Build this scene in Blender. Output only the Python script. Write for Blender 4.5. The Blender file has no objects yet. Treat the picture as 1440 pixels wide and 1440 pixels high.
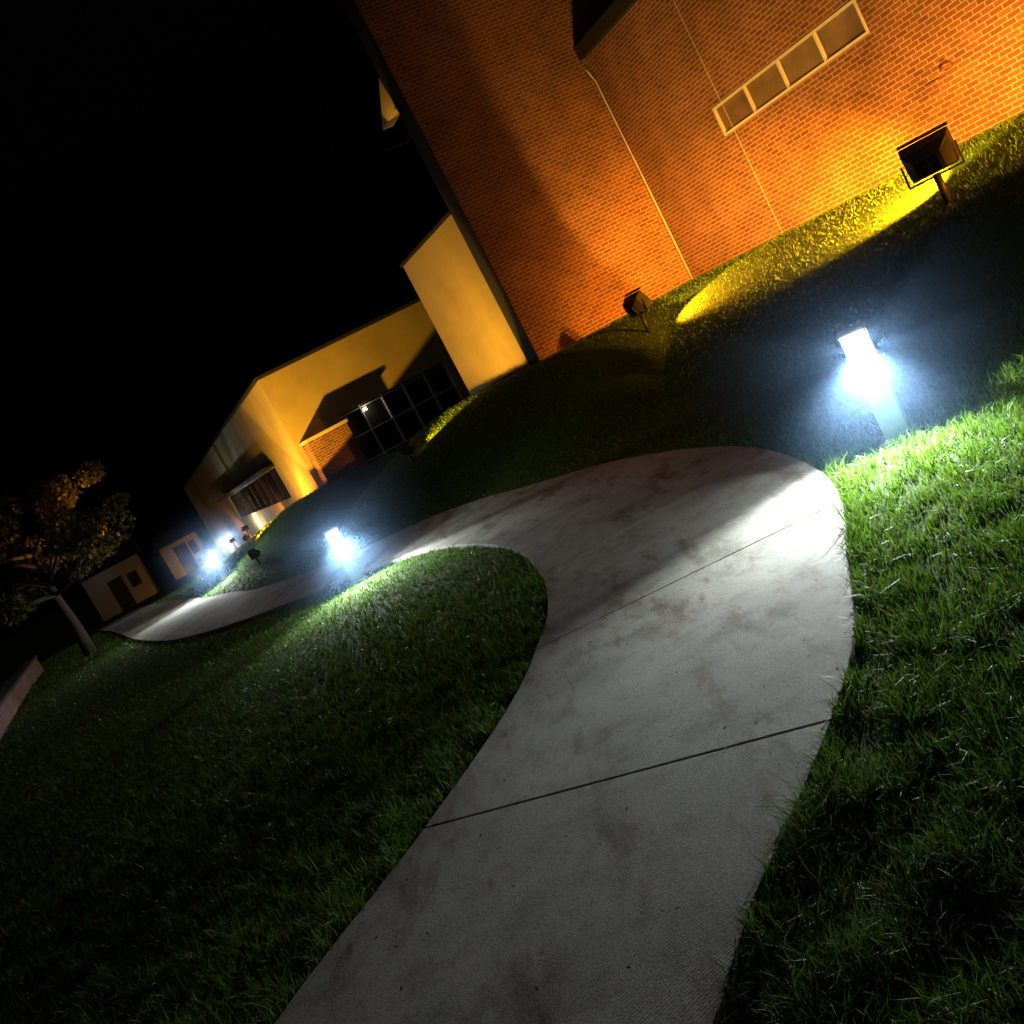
import bpy, math, random
import numpy as np
from mathutils import Vector, Matrix
from mathutils.kdtree import KDTree
random.seed(3); rng=np.random.default_rng(5)
scene=bpy.context.scene
scene.view_settings.view_transform='Standard'
scene.view_settings.look='None'
scene.view_settings.exposure=0

# ------------------------------------------------------------ helpers
def link(o,parent=None):
    scene.collection.objects.link(o)
    if parent is not None: o.parent=parent
    return o
def empty(name,loc=(0,0,0),rz=0):
    e=bpy.data.objects.new(name,None); e.empty_display_size=.2
    e.location=loc; e.rotation_euler=(0,0,rz); return link(e)
def meshobj(name,verts,faces,mat=None,parent=None,smooth=False):
    me=bpy.data.meshes.new(name); me.from_pydata([tuple(map(float,v)) for v in verts],[],faces); me.update()
    if mat: me.materials.append(mat)
    if smooth:
        for p in me.polygons: p.use_smooth=True
    return link(bpy.data.objects.new(name,me),parent)
def bevel(o,w,seg=2):
    m=o.modifiers.new('b','BEVEL'); m.width=w; m.segments=seg; m.limit_method='ANGLE'; return o
def box(name,x0,x1,y0,y1,z0,z1,mat,parent=None,bv=0):
    v=[(x0,y0,z0),(x1,y0,z0),(x1,y1,z0),(x0,y1,z0),(x0,y0,z1),(x1,y0,z1),(x1,y1,z1),(x0,y1,z1)]
    f=[(0,3,2,1),(4,5,6,7),(0,1,5,4),(1,2,6,5),(2,3,7,6),(3,0,4,7)]
    o=meshobj(name,v,f,mat,parent)
    if bv: bevel(o,bv)
    return o
def tube(name,pts,r,mat,parent=None,n=10):
    pts=[Vector(p) for p in pts]; vs=[];fs=[]
    rr=r if isinstance(r,(list,tuple)) else [r]*len(pts)
    for i,p in enumerate(pts):
        d=(pts[min(i+1,len(pts)-1)]-pts[max(i-1,0)]).normalized()
        a=d.orthogonal().normalized() if abs(d.z)<.9 else Vector((1,0,0))
        a=(a-d*a.dot(d)).normalized(); b=d.cross(a)
        for k in range(n):
            t=2*math.pi*k/n; vs.append(p+(a*math.cos(t)+b*math.sin(t))*rr[i])
    for i in range(len(pts)-1):
        for k in range(n):
            fs.append((i*n+k,i*n+(k+1)%n,(i+1)*n+(k+1)%n,(i+1)*n+k))
    fs.append(tuple(range(n))[::-1]); fs.append(tuple(range((len(pts)-1)*n,len(pts)*n)))
    return meshobj(name,vs,fs,mat,parent,True)

# ------------------------------------------------------------ materials
class NT:
    def __init__(s,name):
        s.m=bpy.data.materials.new(name); s.m.use_nodes=True; s.t=s.m.node_tree; s.t.nodes.clear()
        s.out=s.n('ShaderNodeOutputMaterial')
    def n(s,t,**k):
        nd=s.t.nodes.new(t)
        for a,b in k.items(): setattr(nd,a,b)
        return nd
    def l(s,a,b): s.t.links.new(a,b)
    def bsdf(s,rough=.8,metal=0,spec=.4):
        b=s.n('ShaderNodeBsdfPrincipled'); b.inputs['Roughness'].default_value=rough; b.inputs['Metallic'].default_value=metal
        b.inputs['Specular IOR Level'].default_value=spec
        s.l(b.outputs[0],s.out.inputs['Surface']); return b
    def noise(s,scale,detail=5,rough=.55,coord='Object',vec=None):
        if vec is None:
            tc=s.n('ShaderNodeTexCoord'); vec=tc.outputs[coord]
        nn=s.n('ShaderNodeTexNoise'); nn.inputs['Scale'].default_value=scale; nn.inputs['Detail'].default_value=detail; nn.inputs['Roughness'].default_value=rough
        s.l(vec,nn.inputs['Vector']); return nn
    def ramp(s,src,stops):
        r=s.n('ShaderNodeValToRGB'); e=r.color_ramp.elements
        e[0].position=stops[0][0]; e[0].color=(*stops[0][1],1)
        e[1].position=stops[-1][0]; e[1].color=(*stops[-1][1],1)
        for p,c in stops[1:-1]:
            q=e.new(p); q.color=(*c,1)
        s.l(src,r.inputs[0]); return r
    def bump(s,src,b,strength=.3,dist=.01):
        bp=s.n('ShaderNodeBump'); bp.inputs['Strength'].default_value=strength; bp.inputs['Distance'].default_value=dist
        s.l(src,bp.inputs['Height']); s.l(bp.outputs[0],b.inputs['Normal'])
    def mul(s,a,b,fac=1,mode='MULTIPLY'):
        m=s.n('ShaderNodeMix',data_type='RGBA',blend_type=mode); m.inputs[0].default_value=fac
        s.l(a,m.inputs[6]); s.l(b,m.inputs[7]); return m.outputs[2]
def simple(name,col,rough=.6,metal=0,var=.12,scale=8):
    t=NT(name); b=t.bsdf(rough,metal); n=t.noise(scale)
    c0=tuple(c*(1-var) for c in col); c1=tuple(min(1,c*(1+var)) for c in col)
    r=t.ramp(n.outputs[0],[(.3,c0),(.7,c1)]); t.l(r.outputs[0],b.inputs['Base Color'])
    t.bump(n.outputs[0],b,.1,.005); return t.m
def brickmat(name,c1,c2,mortar):
    t=NT(name); b=t.bsdf(.85)
    tc=t.n('ShaderNodeTexCoord'); sp=t.n('ShaderNodeSeparateXYZ'); t.l(tc.outputs['Object'],sp.inputs[0])
    ad=t.n('ShaderNodeMath',operation='ADD'); t.l(sp.outputs[0],ad.inputs[0]); t.l(sp.outputs[1],ad.inputs[1])
    cb=t.n('ShaderNodeCombineXYZ'); t.l(ad.outputs[0],cb.inputs[0]); t.l(sp.outputs[2],cb.inputs[1])
    br=t.n('ShaderNodeTexBrick'); t.l(cb.outputs[0],br.inputs['Vector'])
    br.inputs['Scale'].default_value=1; br.inputs['Brick Width'].default_value=.185; br.inputs['Row Height'].default_value=.066
    br.inputs['Mortar Size'].default_value=.0068; br.inputs['Mortar Smooth'].default_value=.2; br.inputs['Bias'].default_value=-.1
    br.inputs['Color1'].default_value=(*c1,1); br.inputs['Color2'].default_value=(*c2,1); br.inputs['Mortar'].default_value=(*mortar,1)
    n=t.noise(1.3,6); r=t.ramp(n.outputs[0],[(.3,(.68,.64,.62)),(.7,(1.12,1.08,1.05))])
    n2=t.noise(60,3); r2=t.ramp(n2.outputs[0],[(.3,(.75,.75,.75)),(.7,(1.2,1.2,1.2))])
    c=t.mul(br.outputs['Color'],r.outputs[0]); c=t.mul(c,r2.outputs[0]); t.l(c,b.inputs['Base Color'])
    iv=t.n('ShaderNodeMath',operation='SUBTRACT'); iv.inputs[0].default_value=1; t.l(br.outputs['Fac'],iv.inputs[1])
    t.bump(iv.outputs[0],b,.7,.008); return t.m
M_brick=brickmat('brick',(.29,.108,.05),(.17,.06,.03),(.47,.39,.30))
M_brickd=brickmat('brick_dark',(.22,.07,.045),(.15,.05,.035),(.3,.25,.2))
def stucco():
    t=NT('stucco'); b=t.bsdf(.9); n=t.noise(.8,7,.6); n2=t.noise(45,4)
    r=t.ramp(n.outputs[0],[(.3,(.42,.32,.15)),(.7,(.56,.44,.22))])
    t.l(r.outputs[0],b.inputs['Base Color']); t.bump(n2.outputs[0],b,.5,.006); return t.m
M_stucco=stucco()
def concrete():
    t=NT('concrete_path'); b=t.bsdf(.82,0,.35)
    big=t.noise(.9,8,.62); mid=t.noise(5,8,.65); fine=t.noise(160,3,.7)
    r=t.ramp(big.outputs[0],[(.28,(.24,.23,.20)),(.5,(.35,.34,.295)),(.72,(.43,.42,.37))])
    r2=t.ramp(mid.outputs[0],[(.28,(.66,.64,.60)),(.5,(1,1,1)),(.75,(1.08,1.07,1.06))])
    r3=t.ramp(fine.outputs[0],[(.32,(.5,.5,.5)),(.5,(1,1,1)),(.7,(1.2,1.2,1.2))])
    c=t.mul(r.outputs[0],r2.outputs[0]); c=t.mul(c,r3.outputs[0])
    tc=t.n('ShaderNodeTexCoord'); mp=t.n('ShaderNodeMapping'); mp.inputs['Rotation'].default_value=(0,0,.5); mp.inputs['Scale'].default_value=(2.6,.8,1)
    t.l(tc.outputs['Object'],mp.inputs[0])
    st=t.noise(1.1,9,.7,vec=mp.outputs[0]); r4=t.ramp(st.outputs[0],[(.34,(.38,.29,.22)),(.42,(.74,.69,.63)),(.48,(1,1,1))])
    c=t.mul(c,r4.outputs[0],.9)
    mp3=t.n('ShaderNodeMapping'); mp3.inputs['Location'].default_value=(3.1,7.7,0); mp3.inputs['Rotation'].default_value=(0,0,-.35); mp3.inputs['Scale'].default_value=(4.5,1.1,1)
    t.l(tc.outputs['Object'],mp3.inputs[0])
    s2=t.noise(.9,10,.75,vec=mp3.outputs[0]); r5=t.ramp(s2.outputs[0],[(.34,(.40,.30,.24)),(.39,(.85,.8,.76)),(.44,(1,1,1))])
    c=t.mul(c,r5.outputs[0],.9); t.l(c,b.inputs['Base Color'])
    w=t.n('ShaderNodeTexWave'); w.inputs['Scale'].default_value=26; w.inputs['Distortion'].default_value=1.5; w.inputs['Detail'].default_value=3
    mp2=t.n('ShaderNodeMapping'); mp2.inputs['Rotation'].default_value=(0,0,1.1); t.l(tc.outputs['Object'],mp2.inputs[0]); t.l(mp2.outputs[0],w.inputs['Vector'])
    mx=t.mul(fine.outputs[0],w.outputs[0],.2,'MIX'); t.bump(mx,b,.6,.004); return t.m
M_conc=concrete()
def soil():
    t=NT('lawn_soil'); b=t.bsdf(.95,0,.1); n=t.noise(14,8,.75); n2=t.noise(.35,4)
    r=t.ramp(n.outputs[0],[(.3,(.022,.04,.008)),(.55,(.045,.085,.016)),(.75,(.08,.12,.025))])
    r2=t.ramp(n2.outputs[0],[(.35,(.7,.75,.7)),(.65,(1.2,1.15,1))])
    t.l(t.mul(r.outputs[0],r2.outputs[0]),b.inputs['Base Color']); t.bump(n.outputs[0],b,.8,.03); return t.m
M_soil=soil()
def blademat(name,trans=.35):
    t=NT(name); a=t.n('ShaderNodeAttribute'); a.attribute_name='col'
    b=t.bsdf(.55,0,.22); t.l(a.outputs['Color'],b.inputs['Base Color'])
    tr=t.n('ShaderNodeBsdfTranslucent'); t.l(a.outputs['Color'],tr.inputs[0])
    mx=t.n('ShaderNodeMixShader'); mx.inputs[0].default_value=trans; t.l(b.outputs[0],mx.inputs[1]); t.l(tr.outputs[0],mx.inputs[2]); t.l(mx.outputs[0],t.out.inputs[0]); return t.m
M_grass=blademat('grass_blades'); M_leaf=blademat('leaves')
M_groove=simple('joint_filler',(.03,.027,.024),.95)
M_alu=simple('cast_aluminium',(.36,.37,.38),.5,.15,.08,20)
M_black=simple('black_housing',(.02,.018,.016),.5,0,.2,15)
M_white=simple('white_frame',(.68,.66,.6),.5,0,.06)
M_pipe=simple('painted_pipe',(.6,.55,.45),.5)
M_roof=simple('dark_roof',(.02,.02,.02),.8)
M_bark=simple('bark',(.07,.05,.035),.9,0,.35,14)
M_siding=simple('grey_siding',(.25,.26,.28),.7)
M_leafbit=simple('dry_leaf',(.10,.06,.03),.8,0,.4,30)
def glassmat(name,col,rough=.12):
    t=NT(name); b=t.bsdf(rough,0,.6); b.inputs['Base Color'].default_value=(*col,1); n=t.noise(3,2); t.bump(n.outputs[0],b,.04,.01); return t.m
M_glass=glassmat('window_glass',(.02,.02,.022))
def blinds():
    t=NT('window_blinds'); b=t.bsdf(.5,0,.5); tc=t.n('ShaderNodeTexCoord'); w=t.n('ShaderNodeTexWave',bands_direction='Z'); w.inputs['Scale'].default_value=14; t.l(tc.outputs['Object'],w.inputs[0])
    n=t.noise(3,4); r=t.ramp(w.outputs[0],[(.2,(.12,.07,.05)),(.7,(.24,.15,.11))]); r2=t.ramp(n.outputs[0],[(.3,(.6,.6,.6)),(.7,(1.1,1.1,1.1))])
    t.l(t.mul(r.outputs[0],r2.outputs[0]),b.inputs['Base Color']); t.bump(w.outputs[0],b,.5,.01); return t.m
M_blind=blinds()
def emis(name,col,s):
    t=NT(name); e=t.n('ShaderNodeEmission'); e.inputs[0].default_value=(*col,1); e.inputs[1].default_value=s; t.l(e.outputs[0],t.out.inputs[0]); return t.m
M_led=emis('led_lens',(.86,.95,1),60)
M_sod=emis('sodium_lens',(1,.5,.12),8)
M_warm=emis('entry_lens',(1,.85,.6),10)

# ------------------------------------------------------------ terrain
def segd(x,y,a,b):
    ax,ay=a;bx,by=b;dx=bx-ax;dy=by-ay
    t=np.clip(((x-ax)*dx+(y-ay)*dy)/(dx*dx+dy*dy),0,1)
    return np.hypot(x-ax-t*dx,y-ay-t*dy)
SEG=[((5.1,19),(14.0,-6.0)),((1.7,17.8),(5.1,19)),((1.7,17.8),(.4,21.4)),((.4,21.4),(.26,27.6)),((-4.14,26),(.26,27.6)),((-4.14,26),(-17.6,64))]
def terrain(x,y):
    x=np.asarray(x,float);y=np.asarray(y,float)
    s=np.full(np.broadcast(x,y).shape,1e9)
    for a,b in SEG: s=np.minimum(s,segd(x,y,a,b))
    ly=(x-5.1)*.942+(y-19)*.336; lx=(x-5.1)*.336-(y-19)*.942
    s=np.where((ly>0)&(lx>-1),0,s)
    ly2=(x+4.14)*.942+(y-26)*.336; lx2=(x+4.14)*.336-(y-26)*.942
    s=np.where((ly2>0)&(lx2<0),0,s)
    H=np.interp(y,[0,20,26,40,64,120],[1.30,1.27,.93,.38,.2,0]); W=np.interp(y,[20,26],[5.2,3.6])
    base=np.interp(y,[-50,25,64,120,400],[0,0,-.9,-1.2,-1.5])
    t=np.clip((W-s)/(W-.6),0,1)
    return base+H*t*t*(3-2*t)
def tz(x,y): return float(terrain(x,y))
def axis(lo,a,b,hi,fine):
    far=np.concatenate([-np.geomspace(.4,a-lo,26)[::-1]+a]); far2=b+np.geomspace(.4,hi-b,26)
    return np.concatenate([far,np.arange(a,b+1e-6,fine),far2])
xs=axis(-350,-16,14,350,.2); ys=axis(-120,-3,42,450,.2)
X,Y=np.meshgrid(xs,ys); Z=terrain(X,Y)
nx,ny=len(xs),len(ys)
V=np.stack([X,Y,Z],-1).reshape(-1,3)
ii=(np.arange(ny-1)[:,None]*nx+np.arange(nx-1)[None]).reshape(-1)
F=np.stack([ii,ii+1,ii+1+nx,ii+nx],-1)
me=bpy.data.meshes.new('lawn'); me.vertices.add(len(V)); me.vertices.foreach_set('co',V.ravel())
me.loops.add(F.size); me.loops.foreach_set('vertex_index',F.ravel()); me.polygons.add(len(F)); me.polygons.foreach_set('loop_start',np.arange(0,F.size,4)); 
me.update(calc_edges=True); me.validate(); me.materials.append(M_soil); me.polygons.foreach_set('use_smooth',np.ones(len(F),bool))
link(bpy.data.objects.new('ground',me))

# ------------------------------------------------------------ path
ST=[((-4.4,-4),(-2.9,-4.6)),((-3.5,-1.6),(-2.0,-2.3)),((-2.6,.6),(-1.15,-.1)),((-1.9,2.1),(-.55,1.3)),((-1.44,3.06),(-.02,2.25)),((-1.12,3.6),(.24,2.6)),
((-.93,3.92),(.6,3.08)),((-.56,4.64),(.93,3.62)),((-.36,5.15),(1.25,4.4)),((-.25,5.55),(1.62,5.3)),((-.10,6.2),(1.83,6.1)),((-.03,7.2),(1.95,7.3)),
((-.08,8.4),(1.9,8.5)),((-.285,9.6),(1.62,9.9)),((-.62,10.7),(1.2,11.15)),((-1.0,11.6),(.6,12.25)),((-1.5,12.3),(-.05,13.3)),((-2.2,13.0),(-.9,14.1)),
((-3.2,13.7),(-2.2,15.2)),((-4.6,15.0),(-3.7,16.8)),((-6.1,17.0),(-4.9,18.5)),((-7.3,19.2),(-5.9,20.6)),((-8.6,21.8),(-7.2,23)),((-10.5,26),(-8.9,27)),((-14,34),(-12.3,35)),((-19,45),(-17.2,46))]
def cr(P,t):
    i=int(min(max(math.floor(t),0),len(P)-2)); f=t-i
    p0=P[max(i-1,0)];p1=P[i];p2=P[i+1];p3=P[min(i+2,len(P)-1)]
    return tuple(.5*((2*p1[k])+(-p0[k]+p2[k])*f+(2*p0[k]-5*p1[k]+4*p2[k]-p3[k])*f*f+(-p0[k]+3*p1[k]-3*p2[k]+p3[k])*f**3) for k in range(2))
LP=[s[0] for s in ST]; RP=[s[1] for s in ST]
joints=[0,1,2.05,3.4,6,9,11.1,12.8,14.4,16,17.6,19,20,21,22,22.9,23.6,24.3,25]
path=empty('concrete_path')
UP=.035
def ribbon(name,t0,t1,zoff,mat,thick,parent,inset=0):
    n=max(6,int((t1-t0)*10)); m=7; vs=[];fs=[]
    for i in range(n+1):
        t=t0+(t1-t0)*i/n; a=cr(LP,t);b=cr(RP,t)
        for j in range(m):
            w=j/(m-1); w=inset+(1-2*inset)*w
            x=a[0]*(1-w)+b[0]*w;y=a[1]*(1-w)+b[1]*w
            vs.append((x,y,tz(x,y)+zoff))
    N=len(vs)
    for i in range(n):
        for j in range(m-1):
            k=i*m+j; fs.append((k,k+1,k+m+1,k+m))
    vs+=[(v[0],v[1],v[2]-thick) for v in vs]
    rim=[j for j in range(m)]+[i*m+m-1 for i in range(1,n+1)]+[n*m+j for j in range(m-2,-1,-1)]+[i*m for i in range(n-1,0,-1)]
    for q in range(len(rim)):
        a=rim[q];b=rim[(q+1)%len(rim)]; fs.append((a,a+N,b+N,b))
    return meshobj(name,vs,fs,mat,parent)
for k in range(len(joints)-1):
    t0,t1=joints[k],joints[k+1]
    ln=lambda t:(Vector(cr(LP,t+.01))+Vector(cr(RP,t+.01))-Vector(cr(LP,t-.01))-Vector(cr(RP,t-.01))).length/2/.02 if .02<t<24.9 else 2
    g=.005
    o=ribbon('slab_%d'%k,t0+g/ln(t0),t1-g/ln(t1),UP,M_conc,.09,path)
    bevel(o,.005,2)
ribbon('joint_bed',0.01,24.99,UP-.022,M_groove,.05,path,.01)

tt=np.linspace(0,25,600); PL=np.array([cr(LP,t) for t in tt]); PR=np.array([cr(RP,t) for t in tt])
POLY=np.concatenate([PL[::2],PR[::-2]])
def in_path(x,y):
    res=np.zeros(len(x),bool); n=len(POLY)
    for i in range(n):
        x1,y1=POLY[i];x2,y2=POLY[(i+1)%n]
        if y1==y2: continue
        c=((y1>y)!=(y2>y)); xi=(x2-x1)*(y-y1)/(y2-y1)+x1
        res^=(c&(x<xi))
    return res
def edge_dist(x,y):
    kd=KDTree(len(PL)*2)
    for i,p in enumerate(np.concatenate([PL,PR])): kd.insert((p[0],p[1],0),i)
    kd.balance()
    return np.array([kd.find((a,b,0))[2] for a,b in zip(x,y)])
vs=[];fs=[]
r5=np.random.default_rng(8)
for i in range(420):
    t=r5.uniform(2.5,14); w=r5.beta(.5,.5); a=cr(LP,t);b=cr(RP,t); x=a[0]*(1-w)+b[0]*w;y=a[1]*(1-w)+b[1]*w; z=tz(x,y)+UP+.003
    s=r5.uniform(.004,.014); an=r5.uniform(0,6.28); c,sn=math.cos(an)*s,math.sin(an)*s; q=r5.uniform(.15,.6); k=len(vs)
    vs+=[(x-c,y-sn,z),(x+sn*q,y-c*q,z+.002),(x+c,y+sn,z+.003),(x-sn*q,y+c*q,z+.001)]; fs.append((k,k+1,k+2,k+3))
meshobj('leaf_litter',vs,fs,M_leafbit)

# ------------------------------------------------------------ grass blades
def blades(name,mat,x,y,h,w,col,lean,parent=None,zoff=0):
    n=len(x); z=terrain(x,y)-.004+zoff
    az=rng.uniform(0,2*np.pi,n); la=rng.uniform(0,2*np.pi,n)
    px=np.cos(az);py=np.sin(az); lx=np.cos(la)*lean*h; ly=np.sin(la)*lean*h
    P=np.zeros((n,5,3))
    def setv(k,sx,fr,zz):
        P[:,k,0]=x+px*w*sx+lx*fr; P[:,k,1]=y+py*w*sx+ly*fr; P[:,k,2]=z+zz
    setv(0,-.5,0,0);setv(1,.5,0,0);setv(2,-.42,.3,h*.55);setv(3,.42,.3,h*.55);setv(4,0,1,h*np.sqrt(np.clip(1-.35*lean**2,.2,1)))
    F=np.array([[0,1,3],[0,3,2],[2,3,4]])[None]+np.arange(n)[:,None,None]*5
    F=F.reshape(-1)
    me=bpy.data.meshes.new(name); me.vertices.add(n*5); me.vertices.foreach_set('co',P.reshape(-1))
    me.loops.add(len(F)); me.loops.foreach_set('vertex_index',F.astype(np.int32)); me.polygons.add(len(F)//3); me.polygons.foreach_set('loop_start',np.arange(0,len(F),3,dtype=np.int32))
    me.update(calc_edges=True)
    at=me.attributes.new('col','FLOAT_COLOR','POINT')
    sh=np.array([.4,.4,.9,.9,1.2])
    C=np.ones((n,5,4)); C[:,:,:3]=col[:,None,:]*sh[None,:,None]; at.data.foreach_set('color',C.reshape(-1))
    me.materials.append(mat); return link(bpy.data.objects.new(name,me),parent)
def vnoise(x,y,s,seed):
    r=np.random.default_rng(seed); o=np.zeros_like(x)
    for k in range(7):
        a=r.uniform(0,2*np.pi); f=s*r.uniform(.6,1.9); o+=np.sin((x*np.cos(a)+y*np.sin(a))*f+r.uniform(0,6.28)+1.3*np.sin((x*np.sin(a)-y*np.cos(a))*f*.7))
    return o/7
def grassfield():
    D0=12500; r0=2.8
    th0,th1=math.radians(-46),math.radians(46); dth=th1-th0
    n1=int(D0*(r0**2-1.3**2)/2*dth); n2=int(D0*r0**2*math.log(46/r0)*dth)
    r=np.concatenate([np.sqrt(rng.uniform(1.3**2,r0**2,n1)),r0*np.exp(rng.uniform(0,math.log(46/r0),n2))])
    th=rng.uniform(th0,th1,len(r)); x=r*np.sin(th);y=r*np.cos(th)
    ly=(x-5.1)*.942+(y-19)*.336; lx=(x-5.1)*.336-(y-19)*.942
    ly2=(x+4.14)*.942+(y-26)*.336; lx2=(x+4.14)*.336-(y-26)*.942
    keep=~((ly>-.03)&(lx>-1))&~((ly2>-.03)&(lx2<.03))&~in_path(x,y)&~((lx<0.02)&(lx>-.5)&(ly>-3.65))
    cl=vnoise(x,y,14,1)
    amp=np.clip(1-(r-5)/8,.15,1)
    keep&=rng.uniform(0,1,len(x))<(.78+.8*cl*amp)
    x=x[keep];y=y[keep];r=r[keep]; n=len(x); cl=(cl*amp)[keep]
    big=vnoise(x,y,1.6,2)
    h=(.045+.045*rng.uniform(0,1,n)**1.8)*(1+.6*cl+.25*big)
    near=r<9; ed=np.full(n,9.); ed[near]=edge_dist(x[near],y[near])
    h*=np.where(ed<.10,1.15+.5*cl,1)
    h=np.clip(h,.02,.15)*np.interp(r,[6,12,30],[1,.62,.7])
    tall=rng.uniform(0,1,n)<.010; h[tall]*=1.9
    w=.0036*np.clip((r/r0),.8,99)**.8*rng.uniform(.6,1.4,n)
    lean=np.clip(rng.normal(.65,.35,n),0,1.3)
    k=rng.uniform(0,1,n)[:,None]; g1=np.array([.045,.13,.010]); g2=np.array([.15,.27,.022]); col=g1*(1-k)+g2*k
    st=rng.uniform(0,1,n)<.08; col[st]=np.array([.26,.22,.08])*rng.uniform(.5,1,(st.sum(),1))
    col*=(1+.3*big[:,None])
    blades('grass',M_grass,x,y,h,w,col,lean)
grassfield()

# ------------------------------------------------------------ lamps
def add_light(name,kind,loc,energy,col,parent=None,aim=None,size=None,blend=.3,radius=.05):
    l=bpy.data.lights.new(name,kind); l.energy=energy; l.color=col
    if kind=='SPOT': l.spot_size=math.radians(size); l.spot_blend=blend
    l.shadow_soft_size=radius
    o=bpy.data.objects.new(name,l); o.location=loc
    if aim is not None: o.rotation_euler=Vector(aim).to_track_quat('-Z','Y').to_euler()
    return link(o,parent)
def glaremat(R,D):  # scatter volume added to imitate lens glare around a lamp
    t=NT('lamp_glare_volume'); tc=t.n('ShaderNodeTexCoord'); le=t.n('ShaderNodeVectorMath',operation='LENGTH'); t.l(tc.outputs['Object'],le.inputs[0])
    mr=t.n('ShaderNodeMapRange'); mr.inputs[1].default_value=0;mr.inputs[2].default_value=R;mr.inputs[3].default_value=1;mr.inputs[4].default_value=0; t.l(le.outputs['Value'],mr.inputs[0])
    p=t.n('ShaderNodeMath',operation='POWER'); p.inputs[1].default_value=2.4; t.l(mr.outputs[0],p.inputs[0])
    q=t.n('ShaderNodeMath',operation='MULTIPLY'); q.inputs[1].default_value=D; t.l(p.outputs[0],q.inputs[0])
    v=t.n('ShaderNodeVolumeScatter'); v.inputs['Color'].default_value=(.36,.60,1,1); v.inputs['Anisotropy'].default_value=.2; t.l(q.outputs[0],v.inputs['Density']); t.l(v.outputs[0],t.out.inputs['Volume'])
    try: t.m.cycles.volume_step_rate=3
    except Exception as ex: print(ex)
    return t.m
LED=(.84,.95,1)
def bollard(x,y,face,wide,tight,leak,side=None):
    rz=math.atan2(face[1],face[0])+math.pi/2
    e=empty('bollard_light',(x,y,tz(x,y)-.01),rz)
    box('footing',-.12,.12,-.11,.11,0,.035,M_conc,e,.008)
    box('post',-.078,.078,-.062,.062,.035,.545,M_alu,e,.008)
    box('back_plate',-.078,.078,.035,.062,.545,.668,M_alu,e,.004)
    for s in(-1,1):
        box('corner_strut',s*.074-.004,s*.074+.004,-.061,-.053,.545,.73,M_alu,e)
        box('rear_strut',s*.074-.004,s*.074+.004,.05,.058,.668,.73,M_alu,e)
    box('lamp_lens',-.05,.05,.012,.034,.575,.655,M_led,e,.008)
    box('louver_1',-.075,.075,-.06,.06,.669,.674,M_alu,e)
    box('louver_2',-.075,.075,-.06,.06,.699,.704,M_alu,e)
    box('slit_glow_1',-.05,.05,-.01,.01,.676,.690,M_led,e)
    box('slit_glow_2',-.05,.05,-.01,.01,.706,.722,M_led,e)
    box('cap',-.088,.088,-.072,.072,.73,.762,M_alu,e,.01)
    add_light('led_wide','POINT',(0,-.002,.62),wide,LED,e,radius=.006)
    add_light('led','SPOT',(0,-.035,.62),tight,LED,e,(0,-1,-1.1),114,1,.02)
    for (lx,ly) in((0,.064),(0,-.066)):
        add_light('slit_leak','POINT',(lx,ly,.69),leak,LED,e,radius=.01)
    if side:
        add_light('side_led','SPOT',(.09*side[2],0.0,.62),tight*.13,LED,e,(side[0],side[1],-.55),44,.6,.02)
    return e
b1=bollard(2.36,6.06,(-.5,-.86),40,1250,9,side=(1.0,.5,1))
b2=bollard(-2.12,12.45,(.3,-.95),50,850,14)
b4=bollard(-6.9,24.3,(-.25,-.97),130,900,40)
b3=bollard(-10.6,40,(.1,-1),260,800,90)
for b,R,D in((b1,1.3,.22),(b2,1.6,.26),(b4,1.8,.22),(b3,2.2,.20)):
    bpy.ops.mesh.primitive_uv_sphere_add(radius=R,segments=24,ring_count=12); o=bpy.context.object; o.name='glare_halo'; o.parent=b; o.location=(0,-.05,.66)  # added glare sphere around the lamp head
    o.data.materials.append(glaremat(R,D))

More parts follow.
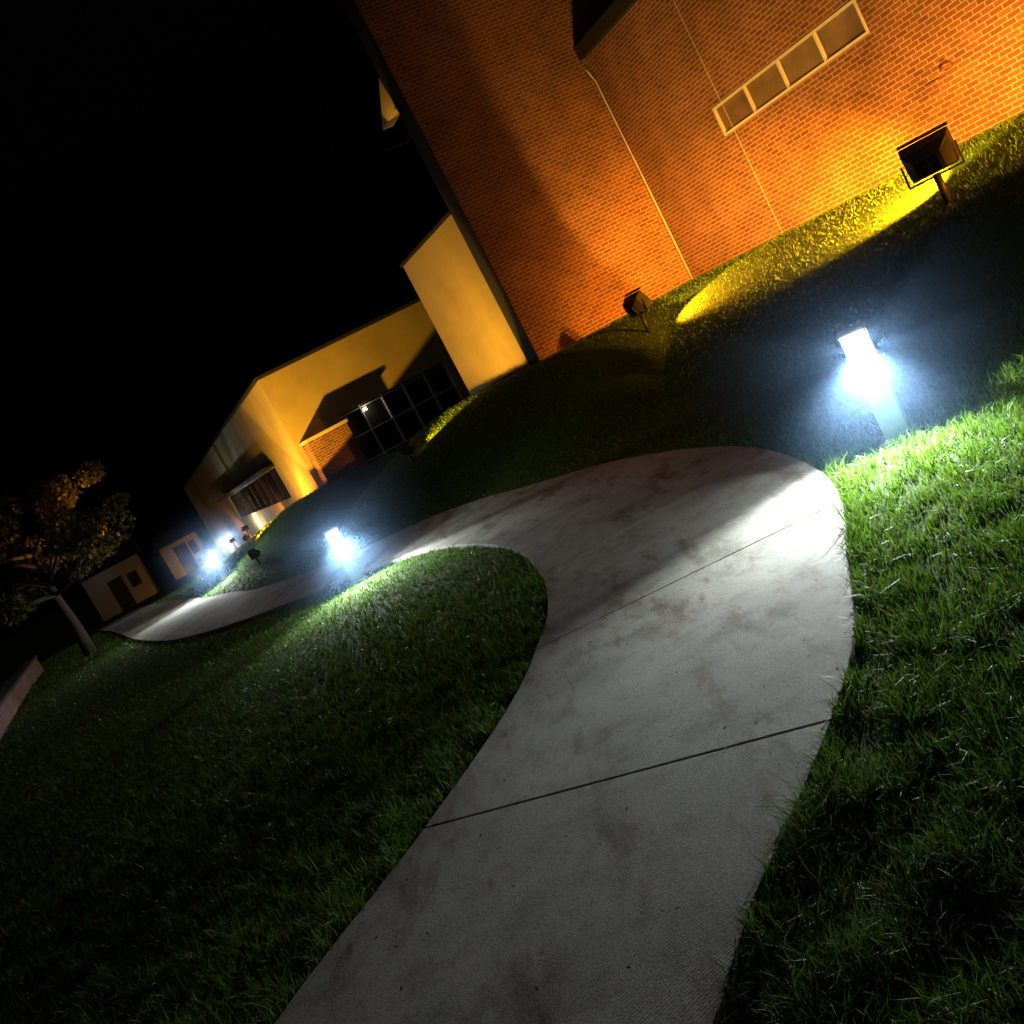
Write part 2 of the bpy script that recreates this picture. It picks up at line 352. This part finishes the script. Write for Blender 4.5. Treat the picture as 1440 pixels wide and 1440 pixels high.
def flood(x,y,aim,scale,power,col,size,blend,zc=.42,low=None):
    e=empty('flood_light',(x,y,tz(x,y)-.01))
    tube('stake',[(0,0,0),(0,0,zc-.17*scale)],.028*scale+.01,M_black,e)
    a=Vector(aim).normalized()
    h=bpy.data.objects.new('head',None); link(h,e); h.location=(0,0,zc); h.rotation_euler=(0,0,math.atan2(a.y,a.x)-math.pi/2)
    s=scale; tilt=math.atan2(a.z,math.hypot(a.x,a.y))
    box('yoke_base',-.27*s,.27*s,-.02*s,.02*s,-.20*s,-.18*s,M_black,h)
    for q in(-1,1): box('yoke_arm',q*.27*s-.008,q*.27*s+.008,-.025*s,.025*s,-.2*s,.04*s,M_black,h,.003)
    g=bpy.data.objects.new('housing',None); link(g,h); g.rotation_euler=(tilt,0,0)
    v=[];W,Hh=.25*s,.17*s
    for (yy,k) in((-.17*s,.55),(-.05*s,.92),(.13*s,1.0)):
        for sx,sz in((-1,-1),(1,-1),(1,1),(-1,1)): v.append((sx*W*k,yy,sz*Hh*k))
    f=[(0,1,2,3)]
    for i in(0,4):
        for k in range(4): f.append((i+k,i+4+k,i+4+(k+1)%4,i+(k+1)%4))
    f.append((11,10,9,8))
    bevel(meshobj('shell',v,f,M_black,g),.012*s)
    for q in(-1,0,1): box('fin',q*.1*s-.006,q*.1*s+.006,-.2*s,-.10*s,-.08*s,.08*s,M_black,g)
    box('lens',-.21*s,.21*s,.131*s,.137*s,-.13*s,.13*s,M_sod,g)
    box('visor',-.255*s,.255*s,.128*s,.2*s,.172*s,.18*s,M_black,g)
    o=add_light('lamp','SPOT',(0,.17*s,0),power,col,g,None,size,blend,.05)
    o.rotation_euler=(math.pi/2,0,0)
    if low:
        lp,la,ls=low
        hz=h.rotation_euler.z
        o=add_light('grass_fill','SPOT',(0,.22*s,.03),lp,(1,.34,.015),h,Matrix.Rotation(-hz,3,'Z')@Vector(la),ls,.7,.05)  # extra spot added to brighten the grass along the wall
    return e
E1=Vector((.336,-.942,0));E2=Vector((.942,.336,0))
def loc2w(o,x,y): return (o[0]+E1.x*x+E2.x*y,o[1]+E1.y*x+E2.y*y)
def dirw(d): return E1*d[0]+E2*d[1]+Vector((0,0,d[2]))
PCn=(5.1,19.0); C2=(-4.14,26.0)
OR=(1,.47,.055); YE=(1,.50,.03)
flood(5.6,10.5,dirw((-1.6,2.4,1.1)),1.05,700,OR,122,.9,.52,low=(6500,dirw((-1.9,.8,-.55)),72))
flood(3.3,16.0,dirw((-.1,.85,.5)),.85,500,OR,114,.2,.5,low=(2600,dirw((1.2,.9,-.6)),78))
fx,fy=loc2w(PCn,11.6,-1.7); flood(fx,fy,dirw((-.2,1.2,.5)),1.05,150,OR,110,.8,.45,low=(4500,dirw((-1.7,.45,-.48)),72))
fx,fy=loc2w(PCn,-1.2,-6.2); flood(fx,fy,dirw((-.35,1,.55)),.5,560,YE,80,.2,.25)
fx,fy=loc2w(C2,2.5,-2.5); flood(fx,fy,dirw((-.4,.5,.77)),.5,2200,YE,70,.08,.25)
fx,fy=loc2w(C2,-2.2,-2.0); flood(fx,fy,dirw((-.25,1,.5)),.45,420,YE,120,.3,.25,low=(900,dirw((.6,1,-.2)),110))
for k,(a,p) in enumerate(((-6,520),(-12,620),(-19,700),(-27,800),(-37,800))):
    fx,fy=loc2w(C2,a,-1.5); flood(fx,fy,dirw((-.9,.35,-.48)),.4,p,(1,.38,.02),104,.5,.42)

# ------------------------------------------------------------ brick building
RZ=math.atan2(E1.y,E1.x)
bb=empty('brick_building',(5.1,19,0),RZ)
wx0,wx1,wz0,wz1=2.55,5.95,3.12,3.6
box('wall_left',0,wx0,0,.3,.6,5.75,M_brick,bb)
box('wall_right',wx1,17,0,.3,.6,5.75,M_brick,bb)
box('wall_below',wx0,wx1,0,.3,.6,wz0,M_brick,bb)
box('wall_above',wx0,wx1,0,.3,wz1,5.75,M_brick,bb)
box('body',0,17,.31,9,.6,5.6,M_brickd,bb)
box('fascia',-.0,17.2,-.14,9.1,5.75,6.0,M_roof,bb)
box('joint_1',2.795,2.805,-.004,.0,1,5.75,M_pipe,bb)
box('joint_2',8.995,9.005,-.004,.0,1,5.75,M_pipe,bb)
f=.035
box('frame_bottom',wx0,wx1,-.02,.12,wz0,wz0+f,M_white,bb); box('frame_top',wx0,wx1,-.02,.12,wz1-f,wz1,M_white,bb)
for i in range(5):
    xx=wx0+(wx1-wx0-f)*i/4; box('mullion_%d'%i,xx,xx+f,-.018,.12,wz0+f,wz1-f,M_white,bb)
box('panes',wx0,wx1,.03,.05,wz0+f,wz1-f,M_blind,bb)
box('tower_wall',-.45,0,-3.6,-.002,.4,11,M_brick,bb)
box('tower_cap',-.5,.05,-3.65,3,11,11.2,M_roof,bb)
box('tower_back',-.45,-.01,0,3,5.6,11,M_brick,bb)
box('tower_shade_sheet',-.455,-.0,-3.63,-3.603,.4,11,M_roof,bb)  # dark sheet standing in for shade on the tower's left face
box('footing_ledge',.001,.12,-3.4,-1.0,.9,1.28,M_pipe,bb)
tube('downspout',[(.07,-.2,5.62),(.05,-.12,5.5),(.04,-.05,5.3),(.035,-.035,3.5),(.035,-.035,1.2)],.018,M_pipe,bb)
box('hose_box',6.45,6.65,-.09,-.001,2.0,2.15,M_brickd,bb,.01)
tube('vent_pipe',[(6.85,-.001,2.22),(6.85,-.14,2.24),(6.85,-.17,2.15)],.045,M_brickd,bb)
box('stucco_wall',-3.9,-.46,-3.6,-3.2,.3,4.32,M_stucco,bb)
box('stucco_cap',-3.95,-.46,-3.64,-3.16,4.32,4.38,M_roof,bb)
vs=[(-1.45,-3.62,6.35),(-.46,-3.62,6.35),(-.55,-3.62,6.95),(-1.45,-3.4,6.35),(-.46,-3.4,6.35),(-.55,-3.4,6.95)]
meshobj('upper_gable',vs,[(0,1,2),(5,4,3),(0,3,4,1),(1,4,5,2),(2,5,3,0)],M_stucco,bb)
add_light('gable_fill','SPOT',(-.8,-4.0,5.9),14,YE,bb,(0,.45,1),60,.3,.03)  # spot added to light the gable
box('gable_fill_arm',-.85,-.75,-4.04,-3.63,5.83,5.87,M_black,bb); box('gable_fill_plate',-.85,-.46,-3.62,-3.58,5.8,5.9,M_black,bb)  # invented bracket for the added gable spot
# ------------------------------------------------------------ stucco building
sb=empty('stucco_building',(C2[0],C2[1],0),RZ)
zT=4.1
yg0,yg1,zg1=1.35,4.7,2.38
box('end_wall_left',-.3,0,.0,yg0,-.5,zT,M_stucco,sb)
box('end_wall_top',-.3,0,yg0,yg1,zg1,zT,M_stucco,sb)
box('end_wall_right',-.3,0,yg1,8,-.5,zT,M_stucco,sb)
box('glass',-.2,-.18,yg0,yg1,.3,zg1,M_glass,sb)
for i in range(6):
    yy=yg0+(yg1-yg0-.03)*i/5; box('glazing_bar_%d'%i,-.17,-.05,yy,yy+.03,.3,zg1,M_white,sb)
for zz in(.95,1.65,2.3): box('glazing_rail',-.172,-.052,yg0,yg1,zz,zz+.03,M_white,sb)
wl0,wl1,wb,wt=-20,-4.6,1.0,2.05
box('side_wall_a',wl1,-.301,0,.3,-1,zT,M_stucco,sb)
box('side_wall_b',-40,wl0,0,.3,-2,zT,M_stucco,sb)
box('side_wall_c',wl0,wl1,0,.3,-2,wb,M_stucco,sb); box('side_wall_d',wl0,wl1,0,.3,wt,zT,M_stucco,sb)
box('side_glass',wl0,wl1,.2,.22,wb,wt,M_glass,sb)
for i in range(11):
    xx=wl0+(wl1-wl0-.08)*i/10; box('side_mullion',xx,xx+.08,.05,.19,wb,wt,M_roof,sb)
box('canopy',wl0-.2,wl1+.2,-.5,-.001,wt+.02,wt+.1,M_roof,sb)
box('parapet',-40.1,.06,-.06,8.1,zT,zT+.09,M_roof,sb)
box('back_body',-40,-.31,.31,8,-2,zT-.02,M_stucco,sb)
for xx in(-8,-16,-24,-32): box('panel_joint',xx,xx+.03,-.004,0,wt+.2,zT,M_roof,sb)
box('entry_lamp',-.16,-.08,2.1,2.18,2.18,2.26,M_warm,sb,.01)
add_light('entry_bulb','POINT',(-.02,2.14,2.2),2,(1,.85,.6),sb,radius=.03)
be=empty('brick_enclosure',(C2[0],C2[1],0),RZ)
box('front',.002,.75,.15,1.3,.2,2.12,M_brick,be); box('coping',.001,.80,.1,1.35,2.12,2.2,M_pipe,be,.01)

# ------------------------------------------------------------ low brick wall at left, far house, shed
lw=empty('brick_retaining_wall',(-9.0,15.5,0),math.radians(112))
box('wall',0,16,-.15,.15,-.6,.35,M_brickd,lw); box('coping',-.05,16.05,-.19,.19,.35,.42,M_groove,lw,.01)
def house(x,y,w,d,h,rh,rz,name):
    e=empty(name,(x,y,tz(x,y)),rz)
    box('walls',-w/2,w/2,-d/2,d/2,-.3,h,M_siding,e)
    vs=[(-w/2-.3,-d/2-.3,h),(w/2+.3,-d/2-.3,h),(w/2+.3,d/2+.3,h),(-w/2-.3,d/2+.3,h),(-w/2-.3,0,h+rh),(w/2+.3,0,h+rh)]
    meshobj('roof',vs,[(0,1,5,4),(2,3,4,5),(1,2,5),(3,0,4),(0,3,2,1)],M_roof,e)
    box('door',-.5,.4,-d/2-.03,-d/2-.001,0,2.0,M_roof,e); box('window',w*.2,w*.38,-d/2-.03,-d/2-.001,1,1.9,M_glass,e)
    box('fill_lamp_box',-.75,-.65,-d/2-.1,-d/2-.001,2.1,2.25,M_siding,e)  # unlit box added to go with the fill light
    add_light('facade_fill','POINT',(-.7,-d/2-1.2,2.6),1.8,(1,.95,.9),e,radius=.05)  # point light added to brighten the house front
    return e
house(-23.5,62,3.4,4,2.7,1.3,.3,'house')
house(-20.8,68,2.6,3,2.3,.9,.2,'garden_shed')

# ------------------------------------------------------------ tree
def tree(x,y,H,R,cz,seed,n=11000):
    r=np.random.default_rng(seed); e=empty('tree',(x,y,tz(x,y)-.05))
    tube('trunk',[(0,0,0),(.04,.02,.8),(-.03,.05,1.7),(.06,0,H*.62)],[.17,.13,.11,.05],M_bark,e)
    cents=[]
    for i in range(16):
        a=r.uniform(0,6.28); z0=r.uniform(1.0,H*.6); L=r.uniform(.5,.95)*R
        p0=np.array([0.02,.02,z0]); p2=np.array([math.cos(a)*L,math.sin(a)*L,min(H*.95,z0+r.uniform(.4,1.7))]); p1=(p0+p2)/2+np.array([0,0,-.12])
        tube('limb_%d'%i,[p0,p1,p2],[.06,.035,.012],M_bark,e,6); cents+= [p2,(p1+p2)/2]
    for i in range(30):
        d=r.normal(size=3); d/=np.linalg.norm(d); cents.append(np.array([0,0,cz])+d*np.array([R,R,H*.38])*r.uniform(.3,.98))
    cents=np.array(cents); k=r.integers(0,len(cents),n); rad=r.uniform(.3,.62,len(cents))
    d=r.normal(size=(n,3)); d/=np.linalg.norm(d,axis=1)[:,None]; P=cents[k]+d*(rad[k]*r.uniform(.4,1,n)**.5)[:,None]*np.array([1,1,.7])
    a=r.normal(size=(n,3)); a/=np.linalg.norm(a,axis=1)[:,None]; b=np.cross(a,r.normal(size=(n,3))); b/=np.linalg.norm(b,axis=1)[:,None]
    s=r.uniform(.05,.1,n)[:,None]
    Q=np.stack([P-a*s,P+b*s*.5,P+a*s,P-b*s*.5],1).reshape(-1,3)
    me=bpy.data.meshes.new('foliage'); me.from_pydata(Q.tolist(),[],np.arange(n*4).reshape(-1,4).tolist()); me.update()
    at=me.attributes.new('col','FLOAT_COLOR','POINT'); cc=np.ones((n,4,4)); t=r.uniform(.5,1.2,n)*(.7+.5*r.uniform(0,1,len(cents))[k])
    cc[:,:,:3]=(np.array([.09,.085,.02])[None]*t[:,None])[:,None,:]; at.data.foreach_set('color',cc.reshape(-1)); me.materials.append(M_leaf)
    link(bpy.data.objects.new('foliage',me),e); return e
tree(-11.0,25,5.0,2.7,3.1,4,13000)
tree(-15.5,27,5.6,2.9,3.5,9)
flood(-7.7,25.4,(-.62,-.05,.9),.35,2300,(1,.40,.03),50,.9,.3)

# ------------------------------------------------------------ world, ambient fill, camera
w=bpy.data.worlds.new('World'); scene.world=w; w.use_nodes=True; nt=w.node_tree; bg=nt.nodes['Background']
sky=nt.nodes.new('ShaderNodeTexSky'); sky.sky_type='NISHITA'; sky.sun_disc=False; sky.sun_elevation=math.radians(-4); sky.sun_rotation=math.radians(200)
nt.links.new(sky.outputs[0],bg.inputs[0]); bg.inputs[1].default_value=.03
sun=bpy.data.lights.new('ambient_fill','SUN'); sun.energy=.035; sun.angle=math.radians(25); sun.color=(1,.86,1)  # soft sun lamp added as ambient fill over path and lawn
so=link(bpy.data.objects.new('ambient_fill',sun)); so.rotation_euler=Vector((.25,.45,-1)).to_track_quat('-Z','Y').to_euler()

cam=bpy.data.cameras.new('camera'); co=link(bpy.data.objects.new('camera',cam)); cam.sensor_width=36; cam.lens=35; cam.clip_end=2000; cam.clip_start=.05
p=math.radians(7.7); th=math.radians(28)
Fw=Vector((0,math.cos(p),-math.sin(p))); U=Vector((0,math.sin(p),math.cos(p))); Rr=Vector((1,0,0))
cx=Rr*math.cos(th)-U*math.sin(th); cy=Rr*math.sin(th)+U*math.cos(th); cz=-Fw
co.matrix_world=Matrix(((cx.x,cy.x,cz.x,0),(cx.y,cy.y,cz.y,0),(cx.z,cy.z,cz.z,1.55),(0,0,0,1)))
scene.camera=co
